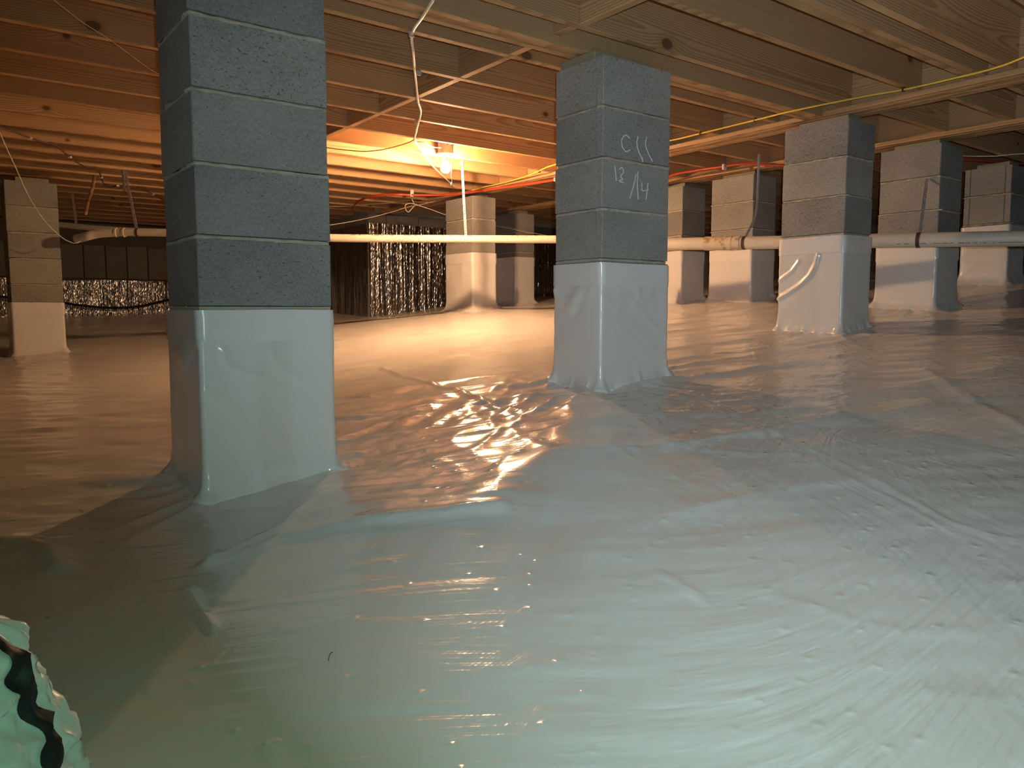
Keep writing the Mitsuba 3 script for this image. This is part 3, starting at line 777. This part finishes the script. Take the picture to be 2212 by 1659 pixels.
yel = [(3.635, 1.267), (3.688, 1.348), (3.748, 1.478), (3.763, 1.651), (3.763, 1.861), (3.73, 2.024), (3.620, 2.180), (3.606, 2.400), (3.702, 2.68), (3.717, 3.061), (3.72, 3.278), (3.652, 3.691), (3.66, 4.306), (3.74, 4.615), (3.795, 4.826), (3.834, 5.152), (3.835, 5.449), (3.85, 5.649)]
yc = thing('cable', 'bright yellow cable strung under the joists along the rough girder', 'cable')
part(yc, 'cable_run', tube(smooth_path([(x, y, 1.624 if 2.1 < y < 2.5 else 1.648) for x, y in yel], 6), .0058, 8, .0046), 'cable_yellow', 40)
for x, y in ((3.763, 1.88), (3.702, 2.66), (3.717, 3.05), (3.745, 4.594)):
    part(yc, 'staple', chamfer_box(x - .010, x + .010, y - .004, y + .004, 1.641, 1.6605, .001), 'wire_dark')
red = [(4.099, 4.544), (4.065, 4.781), (4.03, 5.032), (3.978, 5.279), (3.921, 5.572), (3.865, 5.813), (3.759, 6.03), (3.559, 6.182), (3.413, 6.258), (3.311, 6.512), (3.384, 6.95), (3.597, 7.45)]
red = [(x * .973, y * .973) for x, y in red]
rc = thing('cable', 'red water tube sagging under the joists above the warm-lit pier', 'cable')
part(rc, 'tube_run', tube(smooth_path([(x, y, 1.617) for x, y in red], 6), .0105, 10), 'tube_red', 40)
for i in (1, 7):
    part(rc, 'tube_clip', chamfer_box(red[i][0] - .016, red[i][0] + .016, red[i][1] - .006, red[i][1] + .006, 1.602, 1.633 if i == 1 else 1.661, .003), 'porcelain')
red2 = [(4.80, 4.75), (4.77, 4.442), (4.655, 4.096), (4.642, 3.859), (4.671, 3.628), (4.72, 3.45), (4.83, 3.26), (5.05, 2.98), (5.45, 2.70), (5.84, 2.42), (6.30, 2.26), (6.9, 2.0)]
rc = thing('cable', 'red water tube along the farther girder, between the chalk-marked pier and the glossy-wrapped pier', 'cable')
part(rc, 'tube_run', tube(smooth_path([(x, y, 1.646 if x < 4.75 or x > 5.3 else 1.618) for x, y in red2], 6), .0085, 10), 'tube_red', 40)
part(rc, 'tube_clip', chamfer_box(4.65, 4.69, 3.60, 3.615, 1.62, 1.661, .003), 'porcelain')
single('cable', tube(smooth_path([(2.676, 6.2, 1.31), (2.886, 6.2, 1.351), (3.149, 6.2, 1.417), (3.378, 6.2, 1.486), (3.51, 6.2, 1.533), (3.714, 6.2, 1.585), (3.82, 6.19, 1.62), (3.86, 6.17, 1.628)], 8), .0034, 6), 'wire_grey', 'thin grey wire sweeping up in front of the dark foil to the warm-lit pier', 'wire')
single('cable', tube(smooth_path([(3.545, 6.2, 1.652), (3.583, 6.2, 1.584), (3.602, 6.21, 1.561), (3.568, 6.2, 1.529), (3.529, 6.2, 1.493), (3.496, 6.19, 1.516), (3.501, 6.2, 1.553), (3.54, 6.2, 1.572), (3.583, 6.19, 1.568), (3.641, 6.2, 1.56), (3.788, 6.2, 1.53), (3.939, 6.2, 1.495), (4.12, 6.2, 1.469), (4.445, 6.2, 1.439), (4.671, 6.2, 1.422), (4.847, 6.2, 1.401), (5.027, 6.2, 1.389), (5.276, 6.2, 1.366)], 6), .0036, 6), 'string', 'pale wire tied in a hanging loop before the foil wall', 'wire')
single('cable', tube(smooth_path([(3.157, 7.26, 1.63), (3.31, 7.103, 1.622), (3.446, 6.877, 1.628), (3.60, 6.66, 1.63), (3.613, 6.36, 1.622), (3.744, 6.376, 1.62), (3.85, 6.30, 1.618), (3.85, 6.10, 1.625)], 6), .003, 6), 'string', 'faint pale wire stapled along the joists above the foil corner', 'wire')
dw = thing('cable', 'dark wire with pale clips running under the joists left of the tallest pier', 'wire')
dwp = [(0.30, 5.30, 1.640), (0.4, 5.373, 1.648), (0.471, 5.432, 1.643), (0.562, 5.544, 1.640), (0.661, 5.677, 1.645), (0.711, 5.723, 1.648), (0.845, 6.10, 1.648), (0.956, 6.35, 1.640), (1.075, 6.50, 1.648), (1.16, 6.87, 1.648), (1.24, 7.20, 1.640), (1.295, 7.241, 1.632), (1.336, 7.18, 1.64), (1.423, 7.20, 1.640), (1.548, 7.262, 1.640), (1.679, 7.523, 1.640), (1.864, 7.887, 1.640)]
part(dw, 'cable_run', tube(smooth_path(dwp, 6), .0052, 6), 'wire_dark', 40)
for i in (3, 6, 9, 12, 15):
    x, y, z = dwp[i]
    part(dw, 'clip', chamfer_box(x - .012, x + .012, y - .005, y + .005, z - .007, z + .006, .001), 'porcelain')
single('cable', tube(smooth_path([(0.407, 5.622, 1.70), (0.452, 5.767, 1.617), (0.523, 6.018, 1.521), (0.608, 6.317, 1.401), (0.725, 6.59, 1.262), (0.841, 6.70, 1.157), (0.904, 6.72, 1.121), (0.943, 6.72, 1.116), (0.975, 6.74, 1.135)], 8), .0032, 6), 'string', 'pale string drooping in front of the far pier to the pipe elbow', 'string')
single('cable', tube(smooth_path([(0.36, 3.043, 1.655), (0.454, 3.172, 1.648), (0.518, 3.265, 1.646), (0.638, 3.43, 1.652), (0.863, 3.729, 1.645), (1.0, 3.83, 1.655)], 6), .0014, 5), 'wire_copper', 'hair-thin string crossing the joists in the upper left corner', 'string')
single('cable', tube(smooth_path([(0.3, 10.42, .80), (1.165, 10.40, 0.715), (1.45, 10.41, 0.672), (1.78, 10.42, 0.642), (2.10, 10.42, 0.660), (2.42, 10.42, 0.735), (2.8, 10.45, .84)], 8), .014, 8), 'black_rubber', 'thick black cable drooping across the low strip of foil', 'cable')
single('cable', tube(smooth_path([(5.45, 2.40, 1.640), (5.632, 2.376, 1.640), (5.75, 2.24, 1.632), (5.861, 2.107, 1.640), (6.3, 1.6, 1.64)], 6), .004, 6), 'string', 'grey wire above the far-edge pier in the upper dark', 'wire')

# ------------------------------------------------------------------ crumpled sheet at the near left edge
def heap():
    n, m = 190, 60
    c = CAM + FH * .80 - RT * .638
    g0 = float(ground_z(np.array([c[0]]), np.array([c[1]]))[0])
    zz = np.array([0, .06, .110, .135, .160, .180, .215, .245, .262, .272])
    rr = np.array([.150, .140, .130, .118, .108, .103, .097, .074, .040, .004])
    ang = np.linspace(0, 2 * np.pi, n, endpoint=False)
    rows = []
    for k in range(m):
        t = (k / (m - 1)) ** .9
        z = g0 + (.335 + abs(g0)) * t if False else .272 * t
        R = np.interp(z, zz, rr)
        s = np.stack([np.cos(ang) * 4.2, np.sin(ang) * 4.2, np.full(n, z * 24)], -1)
        ruff = .024 * (1 - np.abs(2 * meshkit.noise(s, 4) - 1)) ** 1.5 + .016 * (meshkit.fbm(s * 2.3, 2, 9) - .5)
        wob = R + (ruff - .010) * min(1, R / .06)
        gz = ground_z(c[0] + wob * np.cos(ang), c[1] + wob * np.sin(ang))
        z_ = np.maximum(z + .012 * (meshkit.noise(s * 1.4, 6) - .5) * min(1, k / 6), -.1)
        low = 1 - min(1, k / 5)
        rows.append(np.stack([c[0] + wob * np.cos(ang), c[1] + wob * np.sin(ang), z_ * (1 - low) + (gz + .002) * low], -1))
    return np.array(rows), ang, c
rows, ang, c = heap()
m_, n_ = rows.shape[:2]
sil = math.atan2((RT * 1.0 - FH * .25)[1], (RT * 1.0 - FH * .25)[0])
def sheet_mesh():
    v = rows.reshape(-1, 3); f = []
    for k in range(m_ - 1):
        for j in range(n_):
            p, q = k * n_ + j, k * n_ + (j + 1) % n_
            f += [[p, q, q + n_], [p, q + n_, p + n_]]
    return trimesh.Trimesh(v, np.array(f), process=False)
def stripe_mesh(a0, a1, lift, cols=7):
    out = []
    for k in range(2, m_):
        a = sil + np.linspace(a0, a1, cols) + .07 * math.sin(k * .26) + .03 * math.sin(k * .71)
        t = (a % (2 * np.pi)) / (2 * np.pi) * n_
        i0 = np.floor(t).astype(int); w = (t - i0)[:, None]
        q = rows[k, i0 % n_] * (1 - w) + rows[k, (i0 + 1) % n_] * w
        d = q[:, :2] - c[:2]
        q[:, :2] += d / np.linalg.norm(d, axis=1, keepdims=True) * lift
        q[:, 2] += lift * .5
        out.append(q)
    out = np.array(out); r, w = out.shape[:2]
    i = np.arange(r * w).reshape(r, w)
    q = np.stack([i[:-1, :-1], i[:-1, 1:], i[1:, 1:], i[1:, :-1]], -1).reshape(-1, 4)
    return trimesh.Trimesh(out.reshape(-1, 3), np.vstack([q[:, :3], q[:, [0, 2, 3]]]), process=False)
sh = thing('plastic_sheet', 'crumpled pale plastic sheet with a black stripe at the near left edge of the floor', 'plastic sheet')
part(sh, 'sheet', sheet_mesh(), 'bag_white', True)
part(sh, 'stripe', stripe_mesh(.17, .38, .003), 'bag_black', True, label='black stripe')

# ------------------------------------------------------------------ debris
tw = [(0.527, 1.208), (0.5245, 1.208), (0.521, 1.205), (0.516, 1.197), (0.512, 1.189)]
single('twig', tube(smooth_path([(x, y, float(ground_z(np.array([x]), np.array([y]))[0]) + .0018) for x, y in tw], 5), .0008, 5), 'wire_dark', 'tiny dark curled twig lying on the ground sheet before the tallest pier', 'twig')
